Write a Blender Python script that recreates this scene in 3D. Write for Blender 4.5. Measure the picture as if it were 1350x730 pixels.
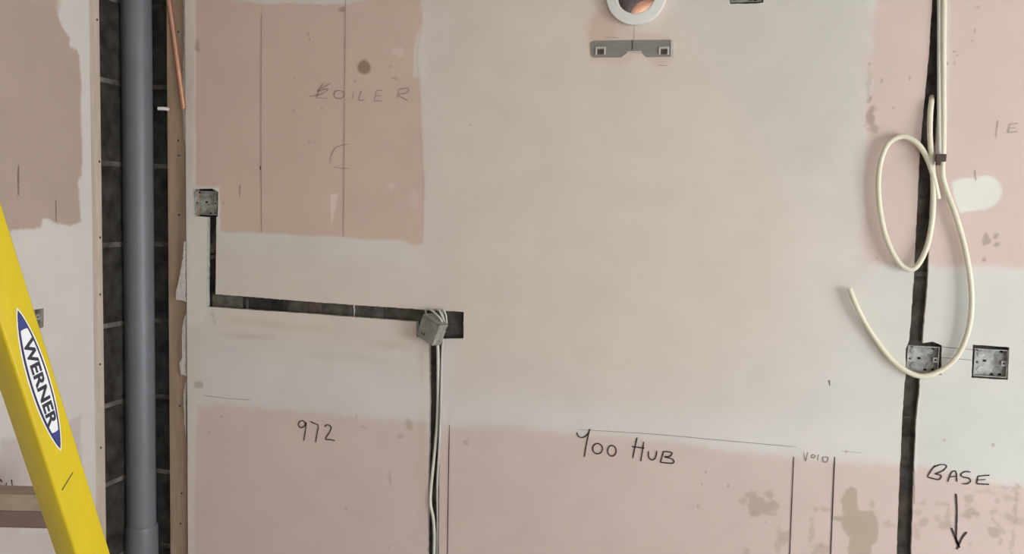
import bpy, bmesh, math, random
import numpy as np
from mathutils import Vector, Matrix
from mathutils.geometry import delaunay_2d_cdt

for o in list(bpy.data.objects):
    bpy.data.objects.remove(o, do_unlink=True)
S = bpy.context.scene
C = S.collection
random.seed(7)
RNG = np.random.default_rng(11)

# ------------------------------------------------------------------ camera
FPX = 1150.0                                    # focal length in pixels of the 1350 x 730 frame
YAW, PITCH, ROLL = math.radians(14.3), math.radians(4.6), math.radians(1.4)
CAM = Vector((0.0, -2.18, 1.50))
fw = Vector((-math.sin(YAW)*math.cos(PITCH), math.cos(YAW)*math.cos(PITCH), -math.sin(PITCH)))
rt0 = Vector((math.cos(YAW), math.sin(YAW), 0))
up0 = rt0.cross(fw)
rt = math.cos(ROLL)*rt0 + math.sin(ROLL)*up0
up = -math.sin(ROLL)*rt0 + math.cos(ROLL)*up0
cam = bpy.data.cameras.new('camera')
cam.sensor_fit = 'HORIZONTAL'
cam.sensor_width = 36.0
cam.lens = FPX/1350.0*36.0
cam.clip_start = 0.02
co = bpy.data.objects.new('camera', cam)
M = Matrix((rt, up, -fw)).transposed().to_4x4()
M.translation = CAM
co.matrix_world = M
C.objects.link(co)
S.camera = co

# ------------------------------------------------------------------ light and exposure
S.view_settings.view_transform = 'Standard'
S.view_settings.look = 'None'
S.view_settings.gamma = 1.0
S.view_settings.use_curve_mapping = False
S.view_settings.exposure = -0.66
w = bpy.data.worlds.new('sky'); S.world = w
w.use_nodes = True
bg = w.node_tree.nodes['Background']
bg.inputs[0].default_value = (0.80, 0.88, 1.0, 1)
bg.inputs[1].default_value = 7.0

WIN = (1.15, 2.35, 0.10, 2.05)                  # opening added in the rear wall for fill light (x0, x1, z0, z1)
WINR = (-2.95, -1.05, 0.10, 2.05)               # patio door opening in the right wall (y0, y1, z0, z1)
XR, ZC = 3.5, 2.42                              # right wall and ceiling
REAR = -3.5
al = bpy.data.lights.new('rear_fill', 'AREA')  # rear lamp added as weak fill
al.shape = 'RECTANGLE'
al.size, al.size_y = WIN[1]-WIN[0]-0.1, WIN[3]-WIN[2]-0.1
al.energy = 13.0
al.color = (1.0, 0.985, 0.955)
alo = bpy.data.objects.new('rear_fill', al)
alo.location = ((WIN[0]+WIN[1])/2, REAR-0.03, (WIN[2]+WIN[3])/2)
alo.rotation_euler = (math.radians(90), 0, 0)
C.objects.link(alo)
ar = bpy.data.lights.new('patio_daylight_side', 'AREA')
ar.shape = 'RECTANGLE'
ar.size, ar.size_y = WINR[1]-WINR[0]-0.1, WINR[3]-WINR[2]-0.1
ar.energy = 135.0
ar.color = (1.0, 0.985, 0.955)
aro = bpy.data.objects.new('patio_daylight_side', ar)
aro.location = (XR+0.03, (WINR[0]+WINR[1])/2, (WINR[2]+WINR[3])/2)
aro.rotation_euler = (math.radians(90), 0, math.radians(90))
C.objects.link(aro)


# ------------------------------------------------------------------ geometry helpers
def ray(px, py):
    return (fw*FPX + rt*(px-675.0) - up*(py-365.0)).normalized()

def onY(px, py, y=0.0):                         # a point of the front wall's plane
    d = ray(px, py)
    return CAM + d*((y-CAM.y)/d.y)

def onX(px, py, x):                             # a point of the left wall's plane
    d = ray(px, py)
    return CAM + d*((x-CAM.x)/d.x)

def wz(px, py):
    p = onY(px, py)
    return (p.x, p.z)

def lin(c):
    r = []
    for v in c:
        v = v/255.0
        r.append(v/12.92 if v <= 0.04045 else ((v+0.055)/1.055)**2.4)
    return tuple(r)

def link(o, parent=None):
    C.objects.link(o)
    if parent is not None:
        o.parent = parent
    return o

def tag(o, label=None, cat=None, group=None, kind=None):
    if label: o['label'] = label
    if cat: o['category'] = cat
    if group: o['group'] = group
    if kind: o['kind'] = kind
    return o

def empty(name, loc=(0, 0, 0)):
    o = bpy.data.objects.new(name, None)
    o.location = loc
    o.empty_display_size = 0.05
    C.objects.link(o)
    return o

def obj(name, bm, mat, parent=None, smooth=False):
    """one bmesh -> one mesh object; world coordinates are kept when the parent is an Empty placed elsewhere"""
    me = bpy.data.meshes.new(name)
    bmesh.ops.recalc_face_normals(bm, faces=bm.faces)
    bm.to_mesh(me); bm.free()
    if smooth:
        for p in me.polygons: p.use_smooth = True
        try: me.set_sharp_from_angle(angle=math.radians(40))
        except Exception: pass
    if mat: me.materials.append(mat)
    o = bpy.data.objects.new(name, me)
    C.objects.link(o)
    if parent is not None:
        o.parent = parent
        o.matrix_parent_inverse = parent_world(parent).inverted()
    return o

def parent_world(o):
    m = o.matrix_basis.copy()
    if o.parent is not None:
        m = parent_world(o.parent) @ o.matrix_parent_inverse @ m
    return m

def box(bm, x0, x1, y0, y1, z0, z1, mat=None, bev=0.0):
    r = bmesh.ops.create_cube(bm, size=1.0)
    vs = r['verts']
    for v in vs:
        v.co = Vector((x0 if v.co.x < 0 else x1, y0 if v.co.y < 0 else y1, z0 if v.co.z < 0 else z1))
    if bev:
        es = list({e for v in vs for e in v.link_edges})
        r = bmesh.ops.bevel(bm, geom=es, offset=bev, segments=2, profile=0.6, affect='EDGES')
        vs = list({v for f in r['faces'] for v in f.verts} | {v for v in vs if v.is_valid})
    if mat is not None:
        for v in vs:
            if v.is_valid: v.co = mat @ v.co
    return vs

def cyl(bm, p0, p1, r0, r1=None, n=20, cap=True):
    p0, p1 = Vector(p0), Vector(p1)
    r1 = r0 if r1 is None else r1
    a = (p1-p0).normalized()
    u = a.orthogonal().normalized(); v = a.cross(u)
    A = [bm.verts.new(p0 + (u*math.cos(2*math.pi*i/n)+v*math.sin(2*math.pi*i/n))*r0) for i in range(n)]
    B = [bm.verts.new(p1 + (u*math.cos(2*math.pi*i/n)+v*math.sin(2*math.pi*i/n))*r1) for i in range(n)]
    for i in range(n):
        bm.faces.new((A[i], A[(i+1) % n], B[(i+1) % n], B[i]))
    if cap:
        bm.faces.new(A[::-1]); bm.faces.new(B)

def lathe(bm, c, axis, prof, n=40, closed=False):
    """prof = [(radius, distance along axis)]"""
    c = Vector(c); a = Vector(axis).normalized()
    u = a.orthogonal().normalized(); v = a.cross(u)
    rings = []
    for r, d in prof:
        rings.append([bm.verts.new(c + a*d + (u*math.cos(2*math.pi*i/n)+v*math.sin(2*math.pi*i/n))*r) for i in range(n)])
    k = len(rings)
    for j in range(k if closed else k-1):
        A, B = rings[j], rings[(j+1) % k]
        for i in range(n):
            bm.faces.new((A[i], A[(i+1) % n], B[(i+1) % n], B[i]))
    return rings

def catmull(pts, per=8):
    pts = [Vector(p) for p in pts]
    if len(pts) < 3:
        return pts
    P = [pts[0]*2-pts[1]] + pts + [pts[-1]*2-pts[-2]]
    out = []
    for i in range(1, len(P)-2):
        for k in range(per):
            t = k/per
            a, b, c, d = P[i-1], P[i], P[i+1], P[i+2]
            out.append(0.5*((2*b)+(c-a)*t+(2*a-5*b+4*c-d)*t*t+(3*b-a-3*c+d)*t**3))
    out.append(pts[-1])
    return out

def tube(bm, pts, r, n=12, per=8, squash=None):
    path = catmull(pts, per)
    t0 = (path[1]-path[0]).normalized()
    u = t0.orthogonal().normalized()
    rings = []
    for i, p in enumerate(path):
        t = (path[min(i+1, len(path)-1)]-path[max(i-1, 0)]).normalized()
        u = (u - t*u.dot(t)).normalized()
        v = t.cross(u)
        rings.append([bm.verts.new(p + (u*math.cos(2*math.pi*k/n)+v*math.sin(2*math.pi*k/n))*r) for k in range(n)])
    for A, B in zip(rings, rings[1:]):
        for k in range(n):
            bm.faces.new((A[k], A[(k+1) % n], B[(k+1) % n], B[k]))
    bm.faces.new(rings[0][::-1]); bm.faces.new(rings[-1])

def prism(bm, poly, origin, ex, ey, ez, depth):
    """outline poly [(a,b)] in the plane ex,ey pushed by depth along ez"""
    o = Vector(origin)
    A = [bm.verts.new(o + ex*a + ey*b) for a, b in poly]
    B = [bm.verts.new(o + ex*a + ey*b + ez*depth) for a, b in poly]
    n = len(poly)
    bm.faces.new(A); bm.faces.new(B[::-1])
    for i in range(n):
        bm.faces.new((A[i], B[i], B[(i+1) % n], A[(i+1) % n]))

def rough(poly, step=0.009, amp=0.0006, closed=True):
    """split an outline into short steps and jitter them, like a hand-cut edge"""
    out = []
    n = len(poly)
    for i in range(n if closed else n-1):
        a = Vector(poly[i]); b = Vector(poly[(i+1) % n])
        k = max(1, int((b-a).length/step))
        d = (b-a).normalized() if (b-a).length > 0 else Vector((1, 0))
        nn = Vector((-d.y, d.x))
        for j in range(k):
            p = a.lerp(b, j/k)
            if j: p = p + nn*random.uniform(-amp, amp)
            out.append((p.x, p.y))
    return out

def cdt(outer, holes, pts=()):
    V, E = [], []
    for loop in [outer]+list(holes):
        s = len(V); n = len(loop)
        V += [Vector(p) for p in loop]
        E += [(s+i, s+(i+1) % n) for i in range(n)]
    V += [Vector(p) for p in pts]
    r = delaunay_2d_cdt(V, E, [], 1, 1e-6)
    P = np.array([v[:] for v in r[0]]); F = np.array(r[2])
    c = P[F].mean(1)
    ok = np.ones(len(F), bool)
    for h in holes:                             # faces over a hole are dropped
        hh = np.array(h); near = np.nonzero(np.all((c > hh.min(0)) & (c < hh.max(0)), 1))[0]
        if len(near): ok[near[sdf(c[near, 0], c[near, 1], h) < 0]] = False
    return r[0], F[ok].tolist()


# ------------------------------------------------------------------ noise for hand-made colour maps
def vnoise(x, y, seed):
    r = np.random.default_rng(seed)
    T = r.random((256, 256))
    xi = np.floor(x).astype(int); yi = np.floor(y).astype(int)
    fx = x-xi; fy = y-yi
    fx = fx*fx*(3-2*fx); fy = fy*fy*(3-2*fy)
    a = T[xi % 256, yi % 256]; b = T[(xi+1) % 256, yi % 256]
    c = T[xi % 256, (yi+1) % 256]; d = T[(xi+1) % 256, (yi+1) % 256]
    return (a*(1-fx)+b*fx)*(1-fy)+(c*(1-fx)+d*fx)*fy

def fbm(x, y, s, seed, octv=4):
    v = 0; a = 0.5; t = 0
    for k in range(octv):
        ca, sa = math.cos(0.6+1.1*k), math.sin(0.6+1.1*k)
        v = v + a*vnoise((x*ca-y*sa)*s+17.3*k, (x*sa+y*ca)*s+9.1*k, seed+k)
        t += a; a *= 0.5; s *= 2.03
    return v/t-0.5

def sstep(a, b, x):
    t = np.clip((x-a)/(b-a), 0, 1)
    return t*t*(3-2*t)

def sdf(x, z, poly):
    P = np.array(poly); d = np.full(x.shape, 1e9); ins = np.zeros(x.shape, bool)
    n = len(P)
    for i in range(n):
        a = P[i]; b = P[(i+1) % n]; e = b-a
        wx = x-a[0]; wy = z-a[1]
        t = np.clip((wx*e[0]+wy*e[1])/(e@e+1e-12), 0, 1)
        d = np.minimum(d, (wx-e[0]*t)**2+(wy-e[1]*t)**2)
        c = (a[1] > z) != (b[1] > z)
        with np.errstate(divide='ignore', invalid='ignore'):
            xc = (b[0]-a[0])*(z-a[1])/(b[1]-a[1])+a[0]
        ins ^= c & (x < xc)
    d = np.sqrt(d)
    return np.where(ins, -d, d)


# ------------------------------------------------------------------ materials
def mat(name, col, rough_=0.6, var=0.10, scale=30, bump=0.0, bscale=120, metal=0.0, col2=None, detail=5, stretch=None, spec=None, ramp=(0.35, 0.7)):
    m = bpy.data.materials.new(name)
    m.use_nodes = True
    nt = m.node_tree; N = nt.nodes; L = nt.links
    b = N['Principled BSDF']
    b.inputs['Roughness'].default_value = rough_
    b.inputs['Metallic'].default_value = metal
    if spec is not None: b.inputs['Specular IOR Level'].default_value = spec
    tc = N.new('ShaderNodeTexCoord')
    src = tc.outputs['Object']
    if stretch:
        mp = N.new('ShaderNodeMapping'); mp.inputs['Scale'].default_value = stretch
        L.new(src, mp.inputs['Vector']); src = mp.outputs['Vector']
    nz = N.new('ShaderNodeTexNoise')
    nz.inputs['Scale'].default_value = scale; nz.inputs['Detail'].default_value = detail
    L.new(src, nz.inputs['Vector'])
    cr = N.new('ShaderNodeValToRGB')
    c1 = tuple(max(0, v*(1-var)) for v in col); c2 = tuple(min(1, v*(1+var)) for v in col)
    if col2: c1, c2 = col, col2
    cr.color_ramp.elements[0].position, cr.color_ramp.elements[1].position = ramp
    cr.color_ramp.elements[0].color = (*c1, 1); cr.color_ramp.elements[1].color = (*c2, 1)
    L.new(nz.outputs['Fac'], cr.inputs['Fac'])
    L.new(cr.outputs['Color'], b.inputs['Base Color'])
    if bump:
        n2 = N.new('ShaderNodeTexNoise'); n2.inputs['Scale'].default_value = bscale; n2.inputs['Detail'].default_value = 6
        L.new(src, n2.inputs['Vector'])
        bp = N.new('ShaderNodeBump'); bp.inputs['Strength'].default_value = bump; bp.inputs['Distance'].default_value = 0.004
        L.new(n2.outputs['Fac'], bp.inputs['Height']); L.new(bp.outputs['Normal'], b.inputs['Normal'])
    return m

def wall_mat(name):
    m = bpy.data.materials.new(name); m.use_nodes = True
    nt = m.node_tree; N = nt.nodes; L = nt.links; b = N['Principled BSDF']
    b.inputs['Roughness'].default_value = 0.85
    b.inputs['Specular IOR Level'].default_value = 0.25
    at = N.new('ShaderNodeAttribute'); at.attribute_name = 'surface_colour'
    tc = N.new('ShaderNodeTexCoord')
    nz = N.new('ShaderNodeTexNoise'); nz.inputs['Scale'].default_value = 9; nz.inputs['Detail'].default_value = 5
    L.new(tc.outputs['Object'], nz.inputs['Vector'])
    mr = N.new('ShaderNodeMapRange'); mr.inputs['To Min'].default_value = 0.972; mr.inputs['To Max'].default_value = 1.028
    mr.inputs['From Min'].default_value = 0.3; mr.inputs['From Max'].default_value = 0.7
    L.new(nz.outputs['Fac'], mr.inputs['Value'])
    mx = N.new('ShaderNodeMix'); mx.data_type = 'RGBA'; mx.blend_type = 'MULTIPLY'; mx.inputs[0].default_value = 1
    L.new(at.outputs['Color'], mx.inputs[6]); L.new(mr.outputs['Result'], mx.inputs[7])
    L.new(mx.outputs[2], b.inputs['Base Color'])
    n2 = N.new('ShaderNodeTexNoise'); n2.inputs['Scale'].default_value = 14; n2.inputs['Detail'].default_value = 7
    L.new(tc.outputs['Object'], n2.inputs['Vector'])
    bp = N.new('ShaderNodeBump'); bp.inputs['Strength'].default_value = 0.05; bp.inputs['Distance'].default_value = 0.004
    L.new(n2.outputs['Fac'], bp.inputs['Height']); L.new(bp.outputs['Normal'], b.inputs['Normal'])
    return m

M_WALL = wall_mat('plasterboard_and_skim')
M_BLOCK_LIT = mat('lit_concrete_block', (0.075, 0.064, 0.056), 0.95, scale=30, col2=(0.15, 0.13, 0.115), bump=0.8, bscale=160, spec=0.2)  # plain block tone, the lighter copy for the lit chases
M_BLOCK_SHADE = mat('shaded_concrete_block', (0.022, 0.020, 0.018), 0.95, scale=22, col2=(0.062, 0.058, 0.052), bump=0.8, bscale=160, spec=0.2)  # same block darkened: shade of the corner recess put into the colour
M_MORTAR = mat('mortar', (0.05, 0.045, 0.04), 0.95, scale=20, col2=(0.21, 0.19, 0.165), bump=0.7, bscale=150, spec=0.2)
M_DUST = mat('cut_block_dust', (0.13, 0.115, 0.10), 0.95, 0.35, 50, bump=0.6)
M_REDDUST = mat('brick_dust', (0.12, 0.085, 0.075), 0.95, 0.3, 50, bump=0.6)
M_TIMBERL = mat('pale_batten', (0.53, 0.455, 0.375), 0.8, 0.12, 9, bump=0.25, bscale=60, stretch=(6, 6, 0.7))
M_TIMBER = mat('batten_timber', (0.40, 0.29, 0.205), 0.8, 0.14, 9, bump=0.25, bscale=60, stretch=(6, 6, 0.7))
M_TIMBER2 = mat('shaded_rough_timber', (0.17, 0.12, 0.105), 0.8, scale=7, col2=(0.25, 0.175, 0.15), bump=0.3, bscale=40, stretch=(0.8, 5, 5))  # timber darkened to carry the shade of the front face
M_TIMBER3 = mat('lit_rough_timber', (0.34, 0.27, 0.20), 0.8, scale=7, col2=(0.47, 0.385, 0.30), bump=0.3, bscale=40, stretch=(0.8, 5, 5))  # lighter copy of the timber for the lit upper face
M_EDGE = mat('gypsum_core', (0.55, 0.52, 0.47), 0.9, 0.15, 60, bump=0.5)
M_PLAST = mat('plaster_lump', (0.62, 0.59, 0.55), 0.9, 0.12, 60, bump=0.6, bscale=90)
M_PIPE = mat('grey_upvc', (0.15, 0.165, 0.18), 0.42, 0.06, 12, bump=0.05, bscale=30)
M_COPPER = mat('copper', (0.66, 0.38, 0.27), 0.45, 0.08, 40, metal=1.0)
M_GALV = mat('galvanised_steel', (0.26, 0.26, 0.245), 0.55, scale=60, col2=(0.46, 0.46, 0.43), metal=0.35, bump=0.25, bscale=200, ramp=(0.36, 0.58))
M_GALV2 = mat('grey_zinc_box', (0.30, 0.30, 0.275), 0.5, 0.22, 50, metal=0.3, bump=0.2)
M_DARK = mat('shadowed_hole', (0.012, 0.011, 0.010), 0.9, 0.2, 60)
M_STEEL = mat('zinc_bracket', (0.29, 0.275, 0.255), 0.5, 0.08, 25, metal=0.35, stretch=(1, 1, 4))
M_STEELT = mat('bright_zinc', (0.62, 0.60, 0.57), 0.45, 0.08, 60, metal=0.3)
M_WHITE = mat('white_pvc', (0.74, 0.74, 0.70), 0.4, 0.03, 20)
M_TERRA = mat('cored_brick', (0.82, 0.55, 0.35), 0.8, 0.12, 45, bump=0.3)
M_BORE = mat('brown_bore_liner', (0.20, 0.105, 0.07), 0.7, 0.2, 45, bump=0.3)
M_CREAM = mat('cream_plastic_pipe', (0.72, 0.69, 0.54), 0.42, 0.04, 14)
M_CABLE = mat('grey_cable', (0.50, 0.49, 0.46), 0.45, 0.08, 25)
M_CABLE2 = mat('pale_cable', (0.60, 0.60, 0.53), 0.45, 0.06, 25)
M_BROWN = mat('brown_clip', (0.06, 0.028, 0.022), 0.5, 0.2, 50)
M_YELLOW = mat('yellow_fibreglass', (0.62, 0.47, 0.004), 0.42, 0.05, 10, bump=0.04, bscale=60, stretch=(3, 3, 0.5))
M_ALU = mat('ladder_aluminium', (0.55, 0.55, 0.55), 0.4, 0.06, 30, metal=0.8)
M_NAVY = mat('navy_print', (0.018, 0.020, 0.035), 0.5, 0.05, 40)
M_BLUE = mat('blue_print', (0.030, 0.045, 0.22), 0.5, 0.05, 40)
M_BADGE = mat('white_badge', (0.80, 0.80, 0.82), 0.5, 0.02, 40)
M_INK = mat('black_marker', (0.035, 0.028, 0.028), 0.7, 0.2, 200)
M_PENCIL = mat('pencil', (0.24, 0.20, 0.18), 0.8, 0.25, 160)
M_FAINT = mat('faint_pencil', (0.37, 0.29, 0.25), 0.8, 0.16, 120)
M_SCREW = mat('screw_head', (0.10, 0.075, 0.055), 0.6, 0.2, 200, metal=0.4)
M_ROOM = mat('room_plaster', (0.52, 0.47, 0.42), 0.9, 0.04, 5)
M_FLOOR = mat('concrete_floor', (0.46, 0.44, 0.41), 0.9, 0.12, 8, bump=0.2)
M_CEIL = mat('ceiling_board', (0.46, 0.41, 0.37), 0.9, 0.03, 5)
M_FRAME = mat('door_frame_white', (0.75, 0.75, 0.75), 0.4, 0.02, 10)

# ------------------------------------------------------------------ the room
BY = 0.021                                       # face of the blockwork behind the boards
BT = 0.0125                                      # board thickness
cor = onY(186, 365, BY)
XB = cor.x                                       # blockwork of the left wall
XL = XB + 0.030                                     # face of the left wall's boards

def shell(name, parts, m, label):
    bm = bmesh.new()
    for p in parts: box(bm, *p)
    return tag(obj(name, bm, m), label, kind='structure')

shell('floor', [(XB-0.1, XR+0.1, REAR-0.1, BY+0.12, -0.1, 0)], M_FLOOR, 'bare grey concrete floor of the room')
shell('ceiling', [(XB-0.1, XR+0.1, REAR-0.1, BY+0.12, ZC, ZC+0.1)], M_CEIL, 'plain boarded ceiling of the room')
shell('wall_right', [(XR, XR+0.1, REAR-0.1, WINR[0], 0, ZC), (XR, XR+0.1, WINR[1], BY+0.12, 0, ZC),
                     (XR, XR+0.1, WINR[0], WINR[1], WINR[3], ZC), (XR, XR+0.1, WINR[0], WINR[1], 0, WINR[2])],
      M_ROOM, 'plain plastered wall at the right of the room with a patio opening')
shell('wall_rear', [(XB-0.1, WIN[0], REAR-0.1, REAR, 0, ZC), (WIN[1], XR+0.1, REAR-0.1, REAR, 0, ZC),
                    (WIN[0], WIN[1], REAR-0.1, REAR, WIN[3], ZC), (WIN[0], WIN[1], REAR-0.1, REAR, 0, WIN[2])],
      M_ROOM, 'plain rear wall with an opening added for fill light')
fr = 0.05
shell('rear_fill_window', [(WIN[0], WIN[0]+fr, REAR-0.07, REAR-0.045, WIN[2], WIN[3]), (WIN[1]-fr, WIN[1], REAR-0.07, REAR-0.045, WIN[2], WIN[3]),
                   (WIN[0], WIN[1], REAR-0.07, REAR-0.045, WIN[3]-fr, WIN[3]), (WIN[0], WIN[1], REAR-0.07, REAR-0.045, WIN[2], WIN[2]+fr)],
      M_FRAME, 'white frame of the added fill-light opening in the rear wall')

shell('window_2', [(XR+0.045, XR+0.07, WINR[0], WINR[0]+fr, WINR[2], WINR[3]), (XR+0.045, XR+0.07, WINR[1]-fr, WINR[1], WINR[2], WINR[3]),
                   (XR+0.045, XR+0.07, WINR[0], WINR[1], WINR[3]-fr, WINR[3]), (XR+0.045, XR+0.07, WINR[0], WINR[1], WINR[2], WINR[2]+fr)],
      M_FRAME, 'white frame of the patio opening in the right wall')

# ------------------------------------------------------------------ front wall: boards with hand-cut chases
stud_l = onY(222, 365, BT).x
board_l = onY(246, 365).x

boxA = [wz(254.5, 249), wz(281, 248), wz(288, 253), wz(287.5, 285)]
chaseA = [wz(254.5, 249), wz(280, 248.5), wz(288, 253), wz(287.5, 285), wz(285.5, 286), wz(284.5, 387.5), wz(420, 398.5), wz(552, 407.5), wz(611.5, 411),
          wz(611, 446), wz(583, 446.5), wz(581, 520), wz(579, 640), wz(578.5, 760), (wz(578.5, 760)[0], 0.03), (wz(563.5, 760)[0], 0.03), wz(563.5, 760), wz(565, 640),
          wz(566.5, 520), wz(566, 447), wz(549, 444), wz(549.5, 424), wz(410, 413.5), wz(273, 404.5), wz(274, 286), wz(256, 285)]
chaseB = [(wz(1250, -40)[0], ZC-0.03), wz(1248.5, 0), wz(1242, 80), wz(1236, 160), wz(1228, 250), wz(1224.5, 330), wz(1222.5, 380), wz(1217, 440), wz(1216.5, 452),
          wz(1229, 450), wz(1241.5, 455), wz(1241, 494), wz(1213, 494), wz(1212, 515), wz(1207.5, 560), wz(1204, 650), wz(1201, 740), (wz(1199, 800)[0], 0.03), (wz(1180, 800)[0], 0.03),
          wz(1182, 740), wz(1185, 650), wz(1189, 560), wz(1192, 510), wz(1194, 493), wz(1194, 460), wz(1198.5, 448), wz(1201, 420), wz(1205, 360), wz(1208.5, 290), wz(1212.5, 200), wz(1218, 140), wz(1224.5, 75),
          wz(1229, 0), (wz(1231, -40)[0], ZC-0.03)]
boxB = [wz(1282.5, 454), wz(1330.5, 457.5), wz(1328.5, 500.5), wz(1280.5, 498)]
topbox = [wz(962, -40), wz(1008, -42), wz(1006.5, 3.2), wz(994, 4.8), wz(962.5, 5)]
FC = Vector((0, 0, 0)); FC = onY(839.6, -5.5)
FR_O = (onY(879, -5.5)-onY(800.4, -5.5)).length/2
FR_I = FR_O*25.2/39.4
flue_hole = [(FC.x+FR_I*1.12*math.cos(a), FC.z+FR_I*1.12*math.sin(a)) for a in np.linspace(0, 2*math.pi, 41)[:-1]]
outer = [(board_l, 0.0), (XR, 0.0), (XR, ZC), (board_l, ZC)]
HOLES = [rough(chaseA), rough(chaseB), rough(boxB), rough(topbox), flue_hole]

vis = [wz(-10, -10), wz(1360, -10), wz(1360, 740), wz(230, 740), wz(230, -10)]
gx0, gx1 = board_l+0.002, max(p[0] for p in vis)
gz0, gz1 = min(p[1] for p in vis), max(p[1] for p in vis)
STEP = 0.0040
xs = np.arange(gx0, gx1, STEP); zs = np.arange(gz0, gz1, STEP)
GX, GZ = np.meshgrid(xs, zs)
GX = GX + (RNG.random(GX.shape)-0.5)*STEP*0.3; GZ = GZ + (RNG.random(GZ.shape)-0.5)*STEP*0.3
gp = np.stack([GX.ravel(), GZ.ravel()], 1)
keep = (gp[:, 0] > board_l+0.001)
for h in HOLES:
    hh = np.array(h); lo = hh.min(0)-0.01; hi = hh.max(0)+0.01
    near = np.all((gp > lo) & (gp < hi), 1)
    idx = np.nonzero(near)[0]
    if len(idx):
        d = sdf(gp[idx, 0], gp[idx, 1], h)
        keep[idx[d < 0.0012]] = False
gp = gp[keep]

def drop(px, py, rx, ry):                       # an ellipse on the front wall, radii given at the wall's mean scale
    x, z = wz(px, py)
    return x, z, rx/520.0, ry/520.0

def paint_front(x, z):
    """albedo of the finish at each point of the board: pink paper, skim, filler, stains"""
    n1 = fbm(x, z, 22, 3); n2 = fbm(x, z, 90, 9, 3); n3 = fbm(x, z, 3.2, 21)
    streak = vnoise(x*3+2*n1, z*30+x*2+3*n1, 31)*0.6+vnoise(x*7, z*70+2*n1, 33)*0.4-0.5
    cool = np.array(lin((213, 210, 203))); warm = np.array(lin((217, 205, 193))); grey = np.array(lin((203, 200, 189)))
    pink = np.array(lin((208, 186, 172))); pink2 = np.array(lin((210, 191, 182)))
    def reg(pts, feather, amp=0.006):
        poly = np.array([wz(*p) for p in pts]); m = feather+amp*3+0.01
        i = np.nonzero((x > poly[:, 0].min()-m) & (x < poly[:, 0].max()+m) & (z > poly[:, 1].min()-m) & (z < poly[:, 1].max()+m))[0]
        out = np.zeros(len(x))
        d = sdf(x[i], z[i], poly) + n1[i]*amp*2.2 + n2[i]*amp*0.8
        out[i] = 1-sstep(-feather, feather, d)
        return out
    # skim: cooler filler at joints, warmer thin coat in the middle; tints partly painted light
    W = reg([(540, -160), (700, -160), (860, -60), (1020, 100), (1080, 300), (1030, 460), (900, 540), (600, 520), (560, 480), (540, 380)], 0.17, 0.03)
    W = np.maximum(W, 0.8*reg([(285, 330), (560, 340), (560, 470), (440, 462), (290, 440)], 0.05, 0.02))
    W = np.maximum(W, 0.7*reg([(770, 80), (905, 85), (890, 40), (880, -20), (790, -20)], 0.03, 0.02))
    G = reg([(880, -60), (1150, -60), (1140, 250), (1060, 240), (960, 120)], 0.10, 0.03)
    col = cool[None]*(1-W[:, None]) + warm[None]*W[:, None]
    col = col*(1-G[:, None]*0.8) + grey[None]*(G[:, None]*0.8)
    col = col*(1+0.05*n3[:, None]) * (1+0.022*streak[:, None])
    # bare pink paper
    P1 = reg([(257, -80), (298, -80), (300, 0), (345, 4), (450, 5), (520, -6), (553, -8), (557, 30), (549, 75), (553, 110), (557, 200), (559, 300), (556, 322), (543, 323), (531, 316),
              (500, 317), (452, 312), (400, 310), (345, 306), (290, 306), (289, 246), (257, 246)], 0.0035, 0.004)
    P2 = reg([(258, 532), (300, 533), (360, 537), (410, 543), (470, 550), (560, 557), (566, 566), (590, 565), (640, 559), (760, 570), (820, 573), (900, 584), (960, 592), (1000, 598), (1045, 603),
              (1100, 607), (1150, 611), (1215, 614), (1290, 632), (1335, 640), (1420, 655), (1700, 690), (1900, 1400), (1350, 1400), (200, 1400)], 0.014, 0.009)
    P3 = reg([(1160, -300), (1700, -300), (1700, 372), (1420, 357), (1350, 355), (1260, 352), (1225, 349), (1165, 349), (1148, 345), (1137, 320), (1140, 230), (1142, 190), (1143, 130), (1148, 100), (1148, 40), (1156, 10)], 0.011, 0.009)
    P4 = 0.55*reg([(776, 48), (782, 20), (800, 12), (830, 40), (884, 50), (889, 80), (870, 88), (845, 72), (820, 84), (780, 82)], 0.008, 0.006)
    thin = 0.35*reg([(1140, 20), (1160, 20), (1160, 350), (1132, 350)], 0.02, 0.02)
    for Pm, c, k in ((P1, pink, 1), (P2, pink2, 0.92), (P3, pink2, 0.95), (P4, pink, 1), (thin, pink2, 1)):
        a = (Pm*k)[:, None]
        pc = c[None]*(1+0.05*n3[:, None]+0.012*n2[:, None])
        col = col*(1-a) + pc*a
    pinkness = np.clip(P1+P2+P3, 0, 1)
    def blot(px, py, rx, ry, c, k=1.0, noise=0.7, feather=0.35):
        nonlocal col, pinkness
        cx, cz, ax, az = drop(px, py, rx, ry)
        i = np.nonzero((np.abs(x-cx) < 3.2*ax) & (np.abs(z-cz) < 3.2*az))[0]
        if len(i) == 0: return
        xi, zi = x[i], z[i]
        d = np.sqrt(((xi-cx)/ax)**2+((zi-cz)/az)**2) - 1 + noise*2.2*fbm(xi, zi, 0.8/min(ax, az), int(px*7+py), 4)
        a = (k*(1-sstep(-feather, feather, d)))[:, None]
        col[i] = col[i]*(1-a) + np.array(lin(c))[None]*a
    def patch(pts, c, k=1.0, feather=0.003, amp=0.004):
        nonlocal col
        a = (k*reg(pts, feather, amp))[:, None]
        col = col*(1-a)+np.array(lin(c))[None]*a
    # filler over a socket void and other light dabs
    patch([(1254, 239), (1266, 235), (1284, 234), (1299, 231), (1309, 233), (1316, 239), (1320, 247), (1321, 254), (1318, 263), (1311, 270), (1301, 276), (1287, 278), (1266, 280), (1258, 262)], (222, 223, 214), 1, 0.003, 0.002)
    patch([(254, 285), (273, 285), (273, 410), (262, 430), (248, 430), (248, 290)], (221, 216, 208), 0.9, 0.006, 0.004)
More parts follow.
